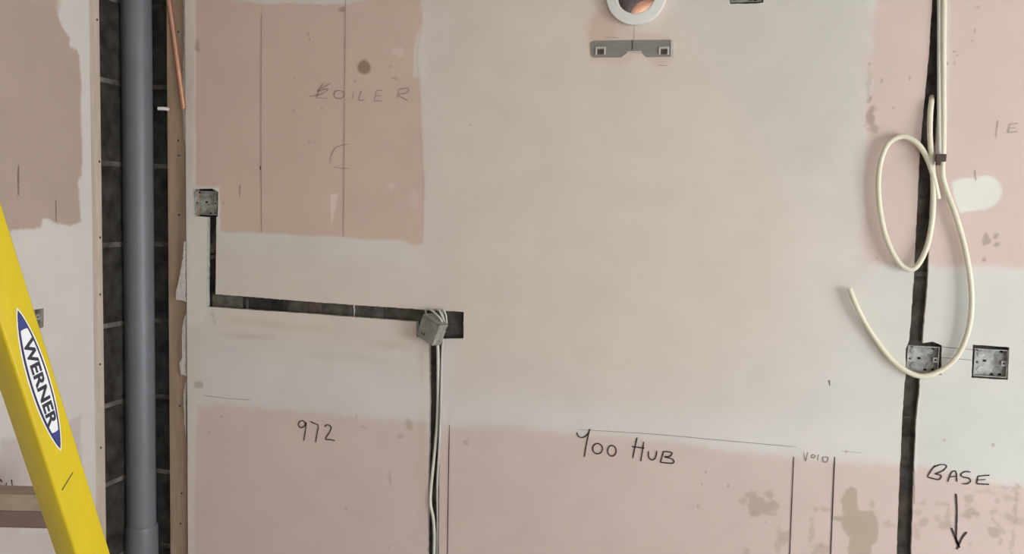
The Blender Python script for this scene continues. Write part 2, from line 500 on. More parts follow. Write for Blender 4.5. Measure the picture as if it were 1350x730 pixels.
    patch([(436, 256), (446, 254), (444, 262), (440, 290), (436, 296)], (226, 212, 200), 0.75, 0.0025, 0.002)
    patch([(546, 60), (560, 20), (562, 105), (545, 100)], (219, 212, 202), 0.8, 0.006, 0.006)
    blot(525, 68, 8, 5, (222, 205, 196), 0.5); blot(517, 247, 5, 6, (222, 205, 196), 0.6); blot(545, 262, 7, 14, (222, 196, 188), 0.5)
    patch([(246, -80), (257, -80), (258, 120), (254, 250), (246, 250)], (214, 203, 190), 0.85, 0.004, 0.004)
    patch([(246, 430), (264, 430), (266, 500), (258, 560), (258, 900), (246, 900)], (214, 206, 196), 0.9, 0.006, 0.004)
    patch([(582, 447), (600, 447), (596, 500), (588, 560), (582, 560)], (214, 212, 208), 0.7, 0.010, 0.006)
    patch([(1209, 500), (1214, 500), (1206, 640), (1203, 640)], (222, 222, 220), 0.8, 0.003, 0.002)
    patch([(1244, 0), (1252, 0), (1249, 160), (1243, 160)], (220, 214, 200), 0.6, 0.004, 0.004)
    patch([(268, 470), (560, 505), (560, 548), (470, 542), (268, 520)], (217, 213, 208), 0.7, 0.03, 0.01)
    patch([(590, 520), (900, 545), (1180, 560), (1180, 605), (1000, 594), (760, 568), (590, 556)], (218, 215, 211), 0.6, 0.03, 0.01)
    patch([(1215, 505), (1400, 515), (1400, 640), (1290, 628), (1215, 608)], (206, 209, 204), 0.85, 0.02, 0.01)  # this and the next: cool skim, dulled to offset the strong side light
    patch([(1230, 360), (1400, 365), (1400, 520), (1230, 500)], (207, 208, 202), 0.8, 0.03, 0.01)
    # browned strokes of the filling knife
    for a in ((330, 423, 40, 4, 0.35), (325, 443, 34, 4, 0.45), (395, 432, 60, 5, 0.25), (515, 455, 26, 5, 0.35), (540, 440, 14, 8, 0.35), (450, 470, 60, 5, 0.2), (556, 470, 5, 30, 0.35), (556, 600, 6, 60, 0.35), (575, 560, 20, 5, 0.2)):
        blot(a[0], a[1], a[2], a[3], (196, 178, 160), a[4], 0.4, 0.9)
    # damp and glue stains
    stain = (178, 160, 148)
    patch([(1117, 645), (1122, 641), (1128, 644), (1130, 660), (1132, 673), (1141, 675), (1150, 672), (1157, 684), (1161, 700), (1158, 714), (1148, 720), (1147, 732), (1144, 760), (1120, 760),
           (1117, 722), (1119, 710), (1110, 697), (1108, 688), (1098, 684), (1099, 680), (1112, 681), (1113, 667), (1108, 659), (1112, 652)], (180, 167, 150), 0.95, 0.002, 0.005)
    for a in ((1001, 665, 17, 11, 0.75), (990, 652, 6, 5, 0.6), (1013, 652, 5, 6, 0.7), (980, 660, 4, 5, 0.5), (996, 676, 7, 5, 0.5), (1019, 664, 3, 5, 0.4), (1026, 712, 4, 14, 0.5), (1033, 712, 4, 6, 0.5),
              (1038, 704, 5, 7, 0.5), (984, 727, 4, 4, 0.5), (1070, 700, 3, 14, 0.5), (1077, 671, 4, 2.5, 0.5), (1086, 671, 5, 3, 0.5), (1080, 724, 10, 6, 0.5), (1084, 719, 4, 3, 0.5), (1149, 664, 3, 5, 0.5),
              (1170, 691, 6, 3.5, 0.5), (1217, 663, 4, 4, 0.45), (1217, 688, 5, 6, 0.6), (1236, 663, 3, 3, 0.4), (1246, 664, 4, 3, 0.5), (1250, 680, 3, 13, 0.5), (1244, 692, 9, 6, 0.55), (1236, 683, 3, 4, 0.4),
              (1276, 677, 8, 9, 0.75), (1277, 657, 5, 5, 0.6), (1275, 666, 3, 3, 0.5), (1287, 677, 2.5, 3, 0.5), (1314, 660, 4, 3, 0.5), (1311, 675, 6, 4, 0.55), (1312, 700, 6, 6, 0.7), (1320, 714, 3.5, 3.5, 0.6),
              (1340, 660, 3, 20, 0.6), (1337, 685, 9, 6, 0.55), (1334, 718, 2.5, 18, 0.5), (1332, 656, 7, 3, 0.5), (1300, 648, 14, 3, 0.35), (1326, 643, 9, 2.5, 0.45), (1279, 717, 3, 3, 0.4), (1208, 700, 4, 8, 0.45), (1210, 676, 4, 5, 0.4)):
        blot(a[0], a[1], a[2], a[3], stain, a[4], 1.0, 0.25)
    patch([(1305, 683), (1309, 681), (1326, 701), (1324, 704)], stain, 0.55, 0.002, 0.002)
    blot(480, 88.5, 10, 9.5, (150, 124, 108), 0.9, 0.18, 0.2)
    blot(260, 60, 4, 10, (150, 138, 124), 0.6); blot(1148, 150, 6, 14, (150, 136, 122), 0.65, 1.1); blot(1154, 170, 4, 5, (150, 136, 122), 0.5)
    blot(1145, 110, 3, 14, (184, 172, 158), 0.5); blot(452, 12, 5, 4, (140, 118, 104), 0.6)
    blot(262, 507, 7, 6, (176, 168, 158), 0.75, 0.25, 0.2); blot(281, 415, 4, 4, (170, 158, 150), 0.45); blot(283, 425, 3, 5, (178, 166, 158), 0.4)
    blot(540, 560, 5, 8, (172, 150, 134), 0.5); blot(529, 575, 5, 4, (172, 150, 134), 0.5); blot(514, 630, 3, 8, (172, 150, 138), 0.45); blot(479, 563, 5, 2, (172, 150, 138), 0.4); blot(614, 582, 4, 4, (168, 146, 132), 0.5)
    blot(792, 38, 16, 20, (196, 170, 152), 0.45, 0.3, 0.6)  # browner patch at the collar's lower left
    for a in ((1300, 316, 4, 7), (1313, 312, 2.5, 5), (1298, 342, 2, 3), (1314, 322, 3, 3)): blot(*a, (150, 132, 120), 0.6)
    for a in ((1289, 9), (1285, 41), (1281, 54), (1258, 68), (1262, 73), (1258, 83), (1248, 83), (1199, 103), (1162, 106), (1178, 142), (1146, 85), (406, 45), (408, 52), (388, 103), (423, 120), (387, 146),
              (407, 187), (415, 187), (515, 88), (518, 103), (522, 103), (468, 107), (424, 143), (620, 165), (294, 267), (1309, 586), (1244, 580), (1093, 503), (1155, 340), (1115, 595), (275, 569), (292, 549), (456, 670), (512, 720),
              (1009, 688), (926, 638), (920, 667), (470, 548), (960, 640), (930, 622)):
        blot(a[0], a[1], random.uniform(1.0, 1.7), random.uniform(1.1, 2.2), (140, 120, 108), 0.6, 0.2, 0.6)
    # handling dust: faint large clouds
    col = col*(1 + 0.025*fbm(x, z, 7, 77)[:, None])
    return np.clip(col, 0, 1), pinkness

def board(name, outer, holes, pts, to3, paint, thick, label):
    V, F = cdt(outer, holes, pts)
    n = len(V)
    P2 = np.array([(v.x, v.y) for v in V])
    col, pink = paint(P2[:, 0], P2[:, 1])
    relief = -0.0009*(1-pink)
    edge = np.zeros(n)
    verts = [to3(P2[i, 0], P2[i, 1], float(relief[i])) for i in range(n)]
    faces = [tuple(f) for f in F]
    nfront = len(faces)
    s = n
    for loop in [outer]+list(holes):
        k = len(loop)
        for (a, b) in loop:
            verts.append(to3(a, b, -0.0004))
        for (a, b) in loop:
            verts.append(to3(a, b, thick))
        for i in range(k):
            j = (i+1) % k
            faces.append((s+i, s+j, s+k+j, s+k+i))
        s += 2*k
    me = bpy.data.meshes.new(name)
    me.from_pydata(verts, [], faces)
    at = me.color_attributes.new('surface_colour', 'FLOAT_COLOR', 'POINT')
    buf = np.ones((len(verts), 4), dtype=np.float32)
    buf[:n, :3] = col
    at.data.foreach_set('color', buf.ravel())
    me.materials.append(M_WALL); me.materials.append(M_EDGE)
    mi = np.zeros(len(faces), dtype=np.int32); mi[nfront:] = 1
    me.polygons.foreach_set('material_index', mi)
    sm = np.zeros(len(faces), dtype=bool); sm[:nfront] = True
    me.polygons.foreach_set('use_smooth', sm)
    me.update()
    o = bpy.data.objects.new(name, me)
    C.objects.link(o)
    tag(o, label, kind='structure')
    return o

coarse = [(a, b) for a in np.arange(board_l+0.05, XR-0.02, 0.15) for b in np.arange(0.05, ZC-0.02, 0.15)
          if not (gx0-0.02 < a < gx1+0.02 and gz0-0.02 < b < gz1+0.02)]
coarse = [p for p in coarse if all(float(sdf(np.array([p[0]]), np.array([p[1]]), h)[0]) > 0.01 for h in HOLES)]
front = board('wall_front', outer, HOLES, [tuple(p) for p in gp]+coarse,
              lambda a, b, r: (a, r, b), paint_front, BT,
              'pink plasterboard wall part skimmed with grey plaster, chased for cables')

# blockwork behind the boards: mortar bed with a bore for the flue, and the blocks that can be seen
bm = bmesh.new()
V, F = cdt([(XB, 0), (XR, 0), (XR, ZC), (XB, ZC)], [flue_hole])
vs = [bm.verts.new((v.x, BY+0.003, v.y)) for v in V]
for f in F: bm.faces.new([vs[i] for i in f])
obj('mortar_bed', bm, M_MORTAR, front)

CH, BL, JT = 0.225, 0.45, 0.014
Z0 = onY(212, 423, BY).z                         # one bed joint seen beside the soil pipe
course0 = Z0 - 10*CH
def block_mesh(name, lx, lz):
    bm = bmesh.new()
    box(bm, -lx/2, lx/2, 0, 0.004, -lz/2, lz/2, bev=0.0012)
    for v in bm.verts: v.co += Vector((random.uniform(-1, 1), random.uniform(-0.4, 0.4), random.uniform(-1, 1)))*0.0012
    me = bpy.data.meshes.new(name); bmesh.ops.recalc_face_normals(bm, faces=bm.faces); bm.to_mesh(me); bm.free()
    me.materials.append(M_BLOCK_LIT)
    return me
BM = [block_mesh('concrete_block', BL-JT, CH-JT) for _ in range(3)]
BMH = block_mesh('concrete_block', 0.5*BL-JT, CH-JT)
seen = [chaseA, chaseB, boxB, topbox]
def touches(x0, x1, z0, z1):
    if x0 < board_l+0.02: return True
    gxs, gzs = np.meshgrid(np.linspace(x0, x1, 12), np.linspace(z0, z1, 10))
    for h in seen:
        if (sdf(gxs.ravel(), gzs.ravel(), h) < 0.02).any(): return True
    return False
for k in range(-1, 22):
    zc = course0 + (k+0.5)*CH
    if zc < 0.12 or zc > ZC-0.1: continue
    x = XB + (0.25 if k % 2 else 0.25+0.5*BL)
    while x < 1.75:
        x0, x1 = x, x+BL-JT
        xm, zm = (x0+x1)/2, zc
        if touches(x0, x1, zc-CH/2, zc+CH/2) and not (abs(xm-FC.x) < BL/2+FR_O and abs(zm-FC.z) < CH/2+FR_O):
            o = bpy.data.objects.new('concrete_block', BM[(k+int(x*7)) % 3])
            o.location = (xm, BY, zm)
            link(o, front)
        x += BL
    # the closing piece in the corner
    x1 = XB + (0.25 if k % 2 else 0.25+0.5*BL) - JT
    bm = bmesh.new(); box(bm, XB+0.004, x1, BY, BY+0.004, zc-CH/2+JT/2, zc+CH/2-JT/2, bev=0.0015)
    obj('concrete_block', bm, M_BLOCK_SHADE, front)

def daub(pts, m, th=0.0015):
    bm = bmesh.new()
    prism(bm, rough([(onY(a, b, BY).x, onY(a, b, BY).z) for a, b in pts], 0.006, 0.0012), (0, BY-0.0003, 0), Vector((1, 0, 0)), Vector((0, 0, 1)), Vector((0, -1, 0)), th)
    return obj('mortar_daub', bm, m, front)
for x0, x1, yy, m in ((281, 320, 396, M_DUST), (325, 328, 399, M_MORTAR), (408, 424, 405, M_REDDUST), (466.5, 468, 410, M_PLAST), (493, 506, 412, M_DUST), (509, 510.5, 413, M_DUST)):
    daub([(x0, yy-9), (x1, yy-8), (x1, yy+10), (x0, yy+9)], m)
for y0, y1, xx, m in ((236, 256, 1216, M_MORTAR), (262, 266, 1214, M_DUST), (370, 374, 1212, M_MORTAR), (548, 551, 1200, M_DUST), (555, 575, 1198, M_MORTAR)):
    daub([(xx-9, y0), (xx+9, y0), (xx+9, y1), (xx-9, y1)], m)
for y0, y1, xx, m in ((326, 333, 279.5, M_MORTAR), (336, 341, 279.5, M_DUST)):
    daub([(xx-5, y0), (xx+4, y0), (xx+4, y1), (xx-5, y1)], m)

# batten up the left edge of the boards
bm = bmesh.new(); box(bm, stud_l, board_l+0.03, BT, BY, 0.0, ZC, bev=0.001)
stud = obj('timber_batten', bm, M_TIMBER, front)
tag(stud, 'brown timber batten at the edge of the plasterboard')
for (px, py) in ((236, 283), (235.5, 205), (237, 535), (239.5, 650), (235, 42), (238, 690), (235, 185)):
    p = onY(px, py, BT)
    bm = bmesh.new(); lathe(bm, p, (0, -1, 0), [(0.0001, 0.0012), (0.0022, 0.0012), (0.0034, 0.0004), (0.0034, 0)], 10)
    obj('screw', bm, M_SCREW, stud)
# lumps of plaster squeezed on to the batten
def lump(pts, y, th, m=M_PLAST, name='plaster_lump'):
    bm = bmesh.new()
    prism(bm, rough([tuple((onY(px, py, y).x, onY(px, py, y).z)) for px, py in pts], 0.004, 0.0016), (0, y, 0), Vector((1, 0, 0)), Vector((0, 0, 1)), Vector((0, -1, 0)), th)
    return obj(name, bm, m, front)
lump([(248, 318), (246.5, 318), (244, 345), (240, 365), (235, 386), (236, 394), (248, 397)], BT, 0.013)
lump([(248, 412), (245, 420), (242, 440), (243, 470), (239, 478), (241, 492), (248, 495)], BT, 0.009)
lump([(248, 498), (243.5, 520), (245, 560), (248, 580)], BT, 0.007)
lump([(248, -10), (243, -10), (244, 60), (242, 120), (244, 180), (248, 200)], BT, 0.006)

# ------------------------------------------------------------------ marks and handwriting on the front wall
def ribbons(name, strokes, m, width, parent, plane='Y', off=-0.0016, off_x=0.0016, smooth=True):
    """strokes: lists of photo points laid on the wall's plane; drawn as thin flat lines"""
    bm = bmesh.new()
    for st in strokes:
        if plane == 'Y': pts = [onY(px, py, off) for px, py in st]; nrm = Vector((0, -1, 0))
        else: pts = [onX(px, py, XL+off_x) for px, py in st]; nrm = Vector((1, 0, 0))
        path = catmull(pts, 6) if smooth and len(pts) > 2 else pts
        A, B = [], []
        for i, p in enumerate(path):
            t = (path[min(i+1, len(path)-1)]-path[max(i-1, 0)])
            if t.length < 1e-7: t = Vector((0, 0, 1))
            s = nrm.cross(t.normalized())
            k = width*0.5*(0.72 if i in (0, len(path)-1) else 1.0)*random.uniform(0.86, 1.14)
            A.append(bm.verts.new(p+s*k)); B.append(bm.verts.new(p-s*k))
        for i in range(len(path)-1):
            bm.faces.new((A[i], A[i+1], B[i+1], B[i]))
    return obj(name, bm, m, parent)

def T(strokes, ox, oy, s):
    return [[(ox+a/s, oy+b/s) for a, b in st] for st in strokes]

def oval(cx, cy, rx, ry, k=12, a0=-1.2):
    return [(cx+rx*math.cos(a0+2*math.pi*i/k), cy+ry*math.sin(a0+2*math.pi*i/k)) for i in range(k+1)]

PW = 1/520.0
tag(ribbons('handwriting', T([[(550, 132), (540, 117), (524, 120), (518, 137), (530, 147), (546, 138), (552, 124), (550, 150), (546, 175), (541, 206)],
                              [(570, 119), (588, 128), (606, 138), (601, 170), (594, 213)],
                              [(633, 143), (648, 134), (663, 145), (656, 167), (638, 197), (658, 200), (680, 205)]], 240, 520, 3.375), M_INK, 1.7*PW, front),
    'black marker number 972')
tag(ribbons('handwriting', T([[(72, 105), (82, 126), (106, 128), (126, 110), (133, 90), (124, 130), (116, 170), (108, 221)],
                              oval(170, 182, 23, 24), oval(237, 192, 20, 25),
                              [(355, 130), (345, 175), (335, 226)], [(386, 150), (380, 195), (372, 241)], [(330, 172), (360, 176), (390, 180)],
                              [(408, 194), (410, 222), (425, 235), (441, 224), (448, 192)],
                              [(479, 195), (472, 220), (464, 246)], [(479, 195), (517, 200), (510, 217), (482, 220)], [(482, 220), (522, 232), (521, 250), (464, 246)]], 740, 540, 3.5526), M_INK, 1.7*PW, front),
    'black marker words 900 HUB')
tag(ribbons('handwriting', T([[(522, 304), (503, 328), (484, 358)], [(514, 312), (548, 300), (576, 306), (560, 328), (520, 346)], [(522, 345), (550, 353), (538, 372), (484, 360)],
                              [(582, 383), (592, 355), (604, 334), (622, 336), (626, 383)], [(588, 360), (624, 356)],
                              [(692, 336), (664, 334), (645, 348), (656, 360), (684, 366), (692, 380), (676, 392), (652, 392)],
                              [(728, 356), (724, 374), (721, 392)], [(728, 356), (756, 353), (784, 351)], [(724, 374), (764, 372)], [(721, 392), (750, 394), (782, 395)]], 1090, 530, 3.65), M_INK, 1.6*PW, front),
    'black marker word BASE')
tag(ribbons('drawn_arrow', T([[(622, 440), (626, 520), (624, 600), (623, 660), (634, 690)], [(600, 604), (618, 650), (640, 700)], [(674, 624), (650, 655), (626, 708)]], 1090, 530, 3.65), M_INK, 2.2*PW, front),
    'black marker arrow pointing down')
tag(ribbons('handwriting', T([[(186, 200), (166, 236), (150, 278)], [(160, 238), (205, 214), (232, 200)], [(152, 244), (214, 232), (172, 262), (112, 272)], [(150, 280), (214, 283)],
                              oval(272, 262, 28, 22), [(350, 246), (343, 286)], [(392, 240), (378, 290), (408, 290)], [(472, 240), (460, 296)], [(472, 240), (506, 240)], [(466, 268), (500, 268)], [(460, 296), (502, 296)],
                              [(592, 234), (580, 286)], [(592, 234), (640, 228), (636, 252), (590, 264), (642, 297)]], 380, 60, 4.055), M_FAINT, 1.2*PW, front),
    'faint pencil word BOILER')
ribbons('pencil_mark', T([[(224, 628), (228, 592), (250, 550), (296, 530), (330, 528)], [(240, 648), (285, 656), (326, 655)]], 380, 60, 4.055), M_FAINT, 1.0*PW, front)
tag(ribbons('handwriting', T([[(484, 78), (497, 136)], [(497, 136), (512, 76)], oval(546, 104, 12, 10), [(580, 92), (574, 132)], [(606, 110), (640, 110), (634, 138), (612, 138), (606, 110)]], 960, 580, 4.868), M_PENCIL, 1.1*PW, front),
    'small pencil word VOID')
ribbons('handwriting', T([[(119, 128), (110, 202)], [(171, 145), (163, 182)], [(171, 145), (206, 141)], [(168, 163), (196, 160)], [(163, 182), (206, 177)]], 1280, 120, 3.318), M_FAINT, 1.0*PW, front)
for pts, m, wd in (
        ([(344.5, 18), (344, 160), (344.5, 306)], M_FAINT, 1.0), ([(455.5, 0), (454, 160), (452.5, 312)], M_FAINT, 1.0),
        ([(592.5, 560), (591, 650), (589.5, 760)], M_INK, 1.1), ([(1046.5, 602), (1044, 660), (1040, 760)], M_INK, 1.2), ([(1100.5, 602), (1098, 660), (1094, 760)], M_INK, 1.4),
        ([(1241, 457), (1283, 461)], M_PENCIL, 0.9), ([(1241, 471), (1281, 474.5)], M_PENCIL, 0.9),
        ([(762, 566), (860, 572), (960, 581), (1050, 589)], M_PENCIL, 0.6), ([(268, 521), (300, 525), (330, 527)], M_PENCIL, 0.7),
        ([(1206, 620), (1205.5, 664)], M_PENCIL, 0.8), ([(316.5, 243), (316, 259)], M_PENCIL, 1.2), ([(1093, 501), (1094, 508)], M_INK, 1.3), ([(343, 219), (343.5, 224)], M_INK, 2.2),
        ([(1285, 224), (1287, 238)], M_PENCIL, 0.8), ([(1110, 594.5), (1136, 596.5)], M_PENCIL, 0.6), ([(836, 33), (836, 66)], M_FAINT, 0.8), ([(798, 49), (815, 49.5)], M_PENCIL, 0.8), ([(868, 86), (880, 86.5)], M_PENCIL, 0.8)):
    ribbons('pencil_line', [pts], m, wd*PW, front)

# ------------------------------------------------------------------ left wall
def yz(px, py):
    p = onX(px, py, XL)
    return (p.y, p.z)

edge_y = yz(122, 365)[0]                         # where the boards stop short of the corner
bat_y = onX(135.5, 365, XL-BT).y
side_box = [yz(30, 411), yz(57, 406), yz(57, 431), yz(30, 438)]
outerL = [(REAR, 0), (edge_y, 0), (edge_y, ZC), (REAR, ZC)]
holesL = [rough(side_box)]
v0 = [yz(-12, -12), yz(-12, 745)]
ys = np.arange(v0[0][0], edge_y-0.002, 0.005)
lz0, lz1 = min(p[1] for p in v0), max(p[1] for p in v0)
GY, GZ2 = np.meshgrid(ys, np.arange(lz0, lz1, 0.005))
gl = np.stack([GY.ravel(), GZ2.ravel()], 1) + (RNG.random((GY.size, 2))-0.5)*0.0015
gl = gl[sdf(gl[:, 0], gl[:, 1], holesL[0]) > 0.0015]
gl = gl[gl[:, 0] < edge_y-0.001]

def paint_left(y, z):
    n1 = fbm(y, z, 24, 103); n2 = fbm(y, z, 90, 109, 3); n3 = fbm(y, z, 3.5, 121)
    def reg(pts, f, amp=0.005):
        d = sdf(y, z, [yz(*p) for p in pts]) + n1*amp*2.2 + n2*amp*0.8
        return 1-sstep(-f, f, d)
    sk = np.array(lin((208, 205, 199))); pk = np.array(lin((178, 161, 148))); lil = np.array(lin((195, 186, 184)))
    col = np.ones((len(y), 3))*sk[None]*(1+0.05*n3[:, None])
    A = reg([(-200, -200), (84, -200), (88, 5), (76, 18), (82, 35), (93, 50), (90, 62), (103, 66), (107, 110), (106, 160), (108, 200), (108, 230), (103, 240), (107, 292), (92, 298), (80, 294), (74, 294), (64, 289), (56, 288), (54, 300), (38, 302), (10, 305), (-200, 330)], 0.003, 0.004)
    B = reg([(-200, 600), (0, 580), (30, 574), (60, 566), (92, 556), (106, 548), (109, 620), (112, 900), (-200, 1000)], 0.008, 0.006)
    for Pm, c in ((A, pk), (B, lil)):
        col = col*(1-Pm[:, None]) + c[None]*(1+0.05*n3[:, None])*Pm[:, None]
    D = 0.6*reg([(40, 640), (62, 635), (70, 690), (60, 700), (30, 700)], 0.01)
    col = col*(1-D[:, None]) + sk[None]*D[:, None]
    return np.clip(col, 0, 1), np.clip(A+B, 0, 1)

left = board('wall_left', outerL, holesL, [tuple(p) for p in gl], lambda a, b, r: (XL-r, a, b), paint_left, BT,
             'left side wall of brown-pink plasterboard with grey plaster over its joints')
bm = bmesh.new()
a = [bm.verts.new(p) for p in ((XB-0.003, REAR, 0), (XB-0.003, BY+0.003, 0), (XB-0.003, BY+0.003, ZC), (XB-0.003, REAR, ZC))]
bm.faces.new(a)
obj('mortar_bed', bm, M_MORTAR, left)
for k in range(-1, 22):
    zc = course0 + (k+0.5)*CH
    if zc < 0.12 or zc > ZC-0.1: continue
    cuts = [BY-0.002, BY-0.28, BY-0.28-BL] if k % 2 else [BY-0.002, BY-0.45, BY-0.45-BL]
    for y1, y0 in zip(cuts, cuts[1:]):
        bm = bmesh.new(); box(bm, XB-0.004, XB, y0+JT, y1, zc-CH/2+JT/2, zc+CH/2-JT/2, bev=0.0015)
        obj('concrete_block', bm, M_BLOCK_SHADE, left)
bm = bmesh.new(); box(bm, XB, XL-BT, edge_y-0.03, bat_y, 0.0, ZC, bev=0.001)
lstud = tag(obj('timber_batten', bm, M_TIMBERL, left), 'pale timber batten at the edge of the left boards')
for (px, py) in ((128, 26), (131, 213), (132, 313), (132, 388), (133, 590), (132, 480)):
    p = onX(px, py, XL-BT)
    bm = bmesh.new(); lathe(bm, p, (1, 0, 0), [(0.0001, 0.0012), (0.0022, 0.0012), (0.0036, 0.0004), (0.0036, 0)], 10)
    obj('screw', bm, M_SCREW, lstud)
ribbons('pencil_mark', [[(25, 218), (24.5, 236), (25, 258)]], M_PENCIL, 1.6*PW, left, 'X')
ribbons('pencil_mark', [[(74, 264), (74.5, 292)]], M_PENCIL, 1.4*PW, left, 'X')
ribbons('handwriting', [[(-3, 636), (0, 632), (3, 635)], [(8, 640), (9, 636)], [(15.5, 632), (16.5, 640)]], M_INK, 1.8*PW, left, 'X')

# ------------------------------------------------------------------ soil pipe, copper pipe, plug in the corner
PR = 0.041
pc = onY(183.5, 400, BY-PR-0.012)
t = empty('soil_pipe', (pc.x, pc.y, 0))
bm = bmesh.new(); lathe(bm, (pc.x, pc.y, 0), (0, 0, 1), [(PR, 0.0), (PR, 1.0), (PR, ZC)], 48)
obj('pipe', bm, M_PIPE, t, True)
zc = onY(186, 698, pc.y-PR).z
bm = bmesh.new(); lathe(bm, (pc.x, pc.y, zc-0.11), (0, 0, 1), [(PR, 0), (PR+0.005, 0.0), (PR+0.005, 0.098), (PR+0.004, 0.104), (PR+0.0025, 0.108), (PR+0.0005, 0.11)], 48)
obj('socket_collar', bm, M_PIPE, t, True)
p = onY(165.5, 333, pc.y-PR*0.55)
bm = bmesh.new(); tube(bm, [onY(166.5, 322, p.y), onY(165.5, 331, p.y-0.003), onY(164, 340, p.y)], 0.0022, 6)
tag(obj('plaster_splash', bm, M_PLAST, t), 'pale plaster splash on the pipe')
tag(t, 'grey plastic soil pipe standing in the bare block corner', 'pipe')

y = -0.030
p1 = onY(242, 144, y); p0 = onY(222.5, 0, y)
d = (p0-p1).normalized(); ptop = p1 + d*((ZC-p1.z)/d.z)
bm = bmesh.new()
rings = lathe(bm, p1, d, [(0.0055, 0.004), (0.0055, 0.0), (0.0064, 0.0), (0.0075, 0.0012), (0.0075, (ptop-p1).length)], 20)
bm.faces.new(rings[0])
tag(obj('copper_pipe', bm, M_COPPER, None, True), 'thin copper pipe hanging at a slant over the batten beside the soil pipe', 'pipe')

p = onY(216, 143, -0.004)
q = onY(208, 143, -0.012)
bm = bmesh.new(); tube(bm, [Vector((stud_l+0.004, BT-0.001, p.z)), p, q], 0.0052, 10)
tag(obj('wall_plug', bm, M_WHITE, None, True), 'small white plastic peg sticking out by the right side of the grey pipe', 'peg')

# ------------------------------------------------------------------ steel back boxes
def back_box(name, cx, cz, ww, hh, label, basis=None, depth=0.0175, rim=0.002, knock=True, seed=0, mt=None):
    """galvanised box, open to the room: its rim at local y=0, its back at y=depth"""
    mt = mt or M_GALV
    rnd = random.Random(seed)
    t = empty(name, (0, 0, 0))
    B = basis if basis is not None else Matrix.Translation((cx, rim, cz))
    t.matrix_basis = B
    th = 0.0016
    bm = bmesh.new()
    box(bm, -ww/2, ww/2, depth-th, depth, -hh/2, hh/2, B)
    for s in (-1, 1):
        box(bm, s*ww/2-(th if s > 0 else 0), s*ww/2+(th if s < 0 else 0), 0, depth-th, -hh/2, hh/2, B)
        box(bm, -ww/2+th, ww/2-th, 0, depth-th, s*hh/2-(th if s > 0 else 0), s*hh/2+(th if s < 0 else 0), B)
    obj('body', bm, mt, t)
    for s in (-1, 1):                            # screw lugs
        bm = bmesh.new(); box(bm, s*(ww/2-th)-(0.010 if s > 0 else 0), s*(ww/2-th)+(0.010 if s < 0 else 0), 0.004, 0.0055, -0.006, 0.006, B)
        l = obj('screw_lug', bm, mt, t)
        bm = bmesh.new(); c = Vector((s*(ww/2-0.0065), 0.0039, 0)); lathe(bm, B @ c, B.to_3x3() @ Vector((0, -1, 0)), [(0.0001, 0.0003), (0.0024, 0.0003), (0.0024, 0)], 10)
        obj('screw_hole', bm, M_DARK, l)
    if knock:
        spots = [(-ww*0.26, hh*0.27), (ww*0.26, hh*0.27), (-ww*0.24, -hh*0.28), (ww*0.26, -hh*0.28)]
        for (a, b) in spots:
            bm = bmesh.new(); c = B @ Vector((a, depth-th, b)); lathe(bm, c, B.to_3x3() @ Vector((0, -1, 0)), [(0.0001, 0.0012), (0.0075, 0.0012), (0.0085, 0)], 18)
            obj('knockout', bm, mt, t, True)
        for (a, b) in ((-0.38, 0.42), (0.36, 0.40), (0.33, -0.40), (-0.10, 0.02), (0.12, -0.42)):
            a += rnd.uniform(-0.04, 0.04); b += rnd.uniform(-0.03, 0.03)
            bm = bmesh.new(); c = B @ Vector((a*ww, depth-th-0.0001, b*hh)); box(bm, -0.0035, 0.0035, -0.0008, 0, -0.0025, 0.0025, Matrix.Translation(c) @ B.to_3x3().to_4x4())
            obj('fixing_slot', bm, M_DARK, t)
    tag(t, label, 'back box', 'galvanised socket boxes')
    return t

def place_box(pxa, pya, pxb, pyb, label, seed):
    a = onY(pxa, pya, 0.003); b = onY(pxb, pyb, 0.003)
    return back_box('metal_back_box', (a.x+b.x)/2, (a.z+b.z)/2, abs(b.x-a.x), abs(b.z-a.z), label, seed=seed)
place_box(256.5, 251.5, 286, 283.5, 'square galvanised back box at the left, above the vertical chase', 1)
place_box(1197, 455, 1236.5, 492.5, 'scuffed galvanised back box set across the tall right-hand chase', 2)
place_box(1285.5, 459, 1327, 498, 'galvanised back box at the far right with pencil lines on its left', 3)
place_box(965, -37, 1004, 2.0, 'galvanised back box cut off by the top edge of the picture', 4)
yb0 = onX(34, 408, XL); yb1 = onX(56, 430, XL)
B = Matrix.Translation((XL-0.002, (yb0.y+yb1.y)/2, (yb0.z+yb1.z)/2)) @ Matrix.Rotation(math.radians(90), 4, 'Z')
back_box('metal_back_box', 0, 0, abs(yb1.y-yb0.y)*0.96, 0.062, 'dark back box in the left side wall, half hidden by the yellow ladder', basis=B, seed=5)

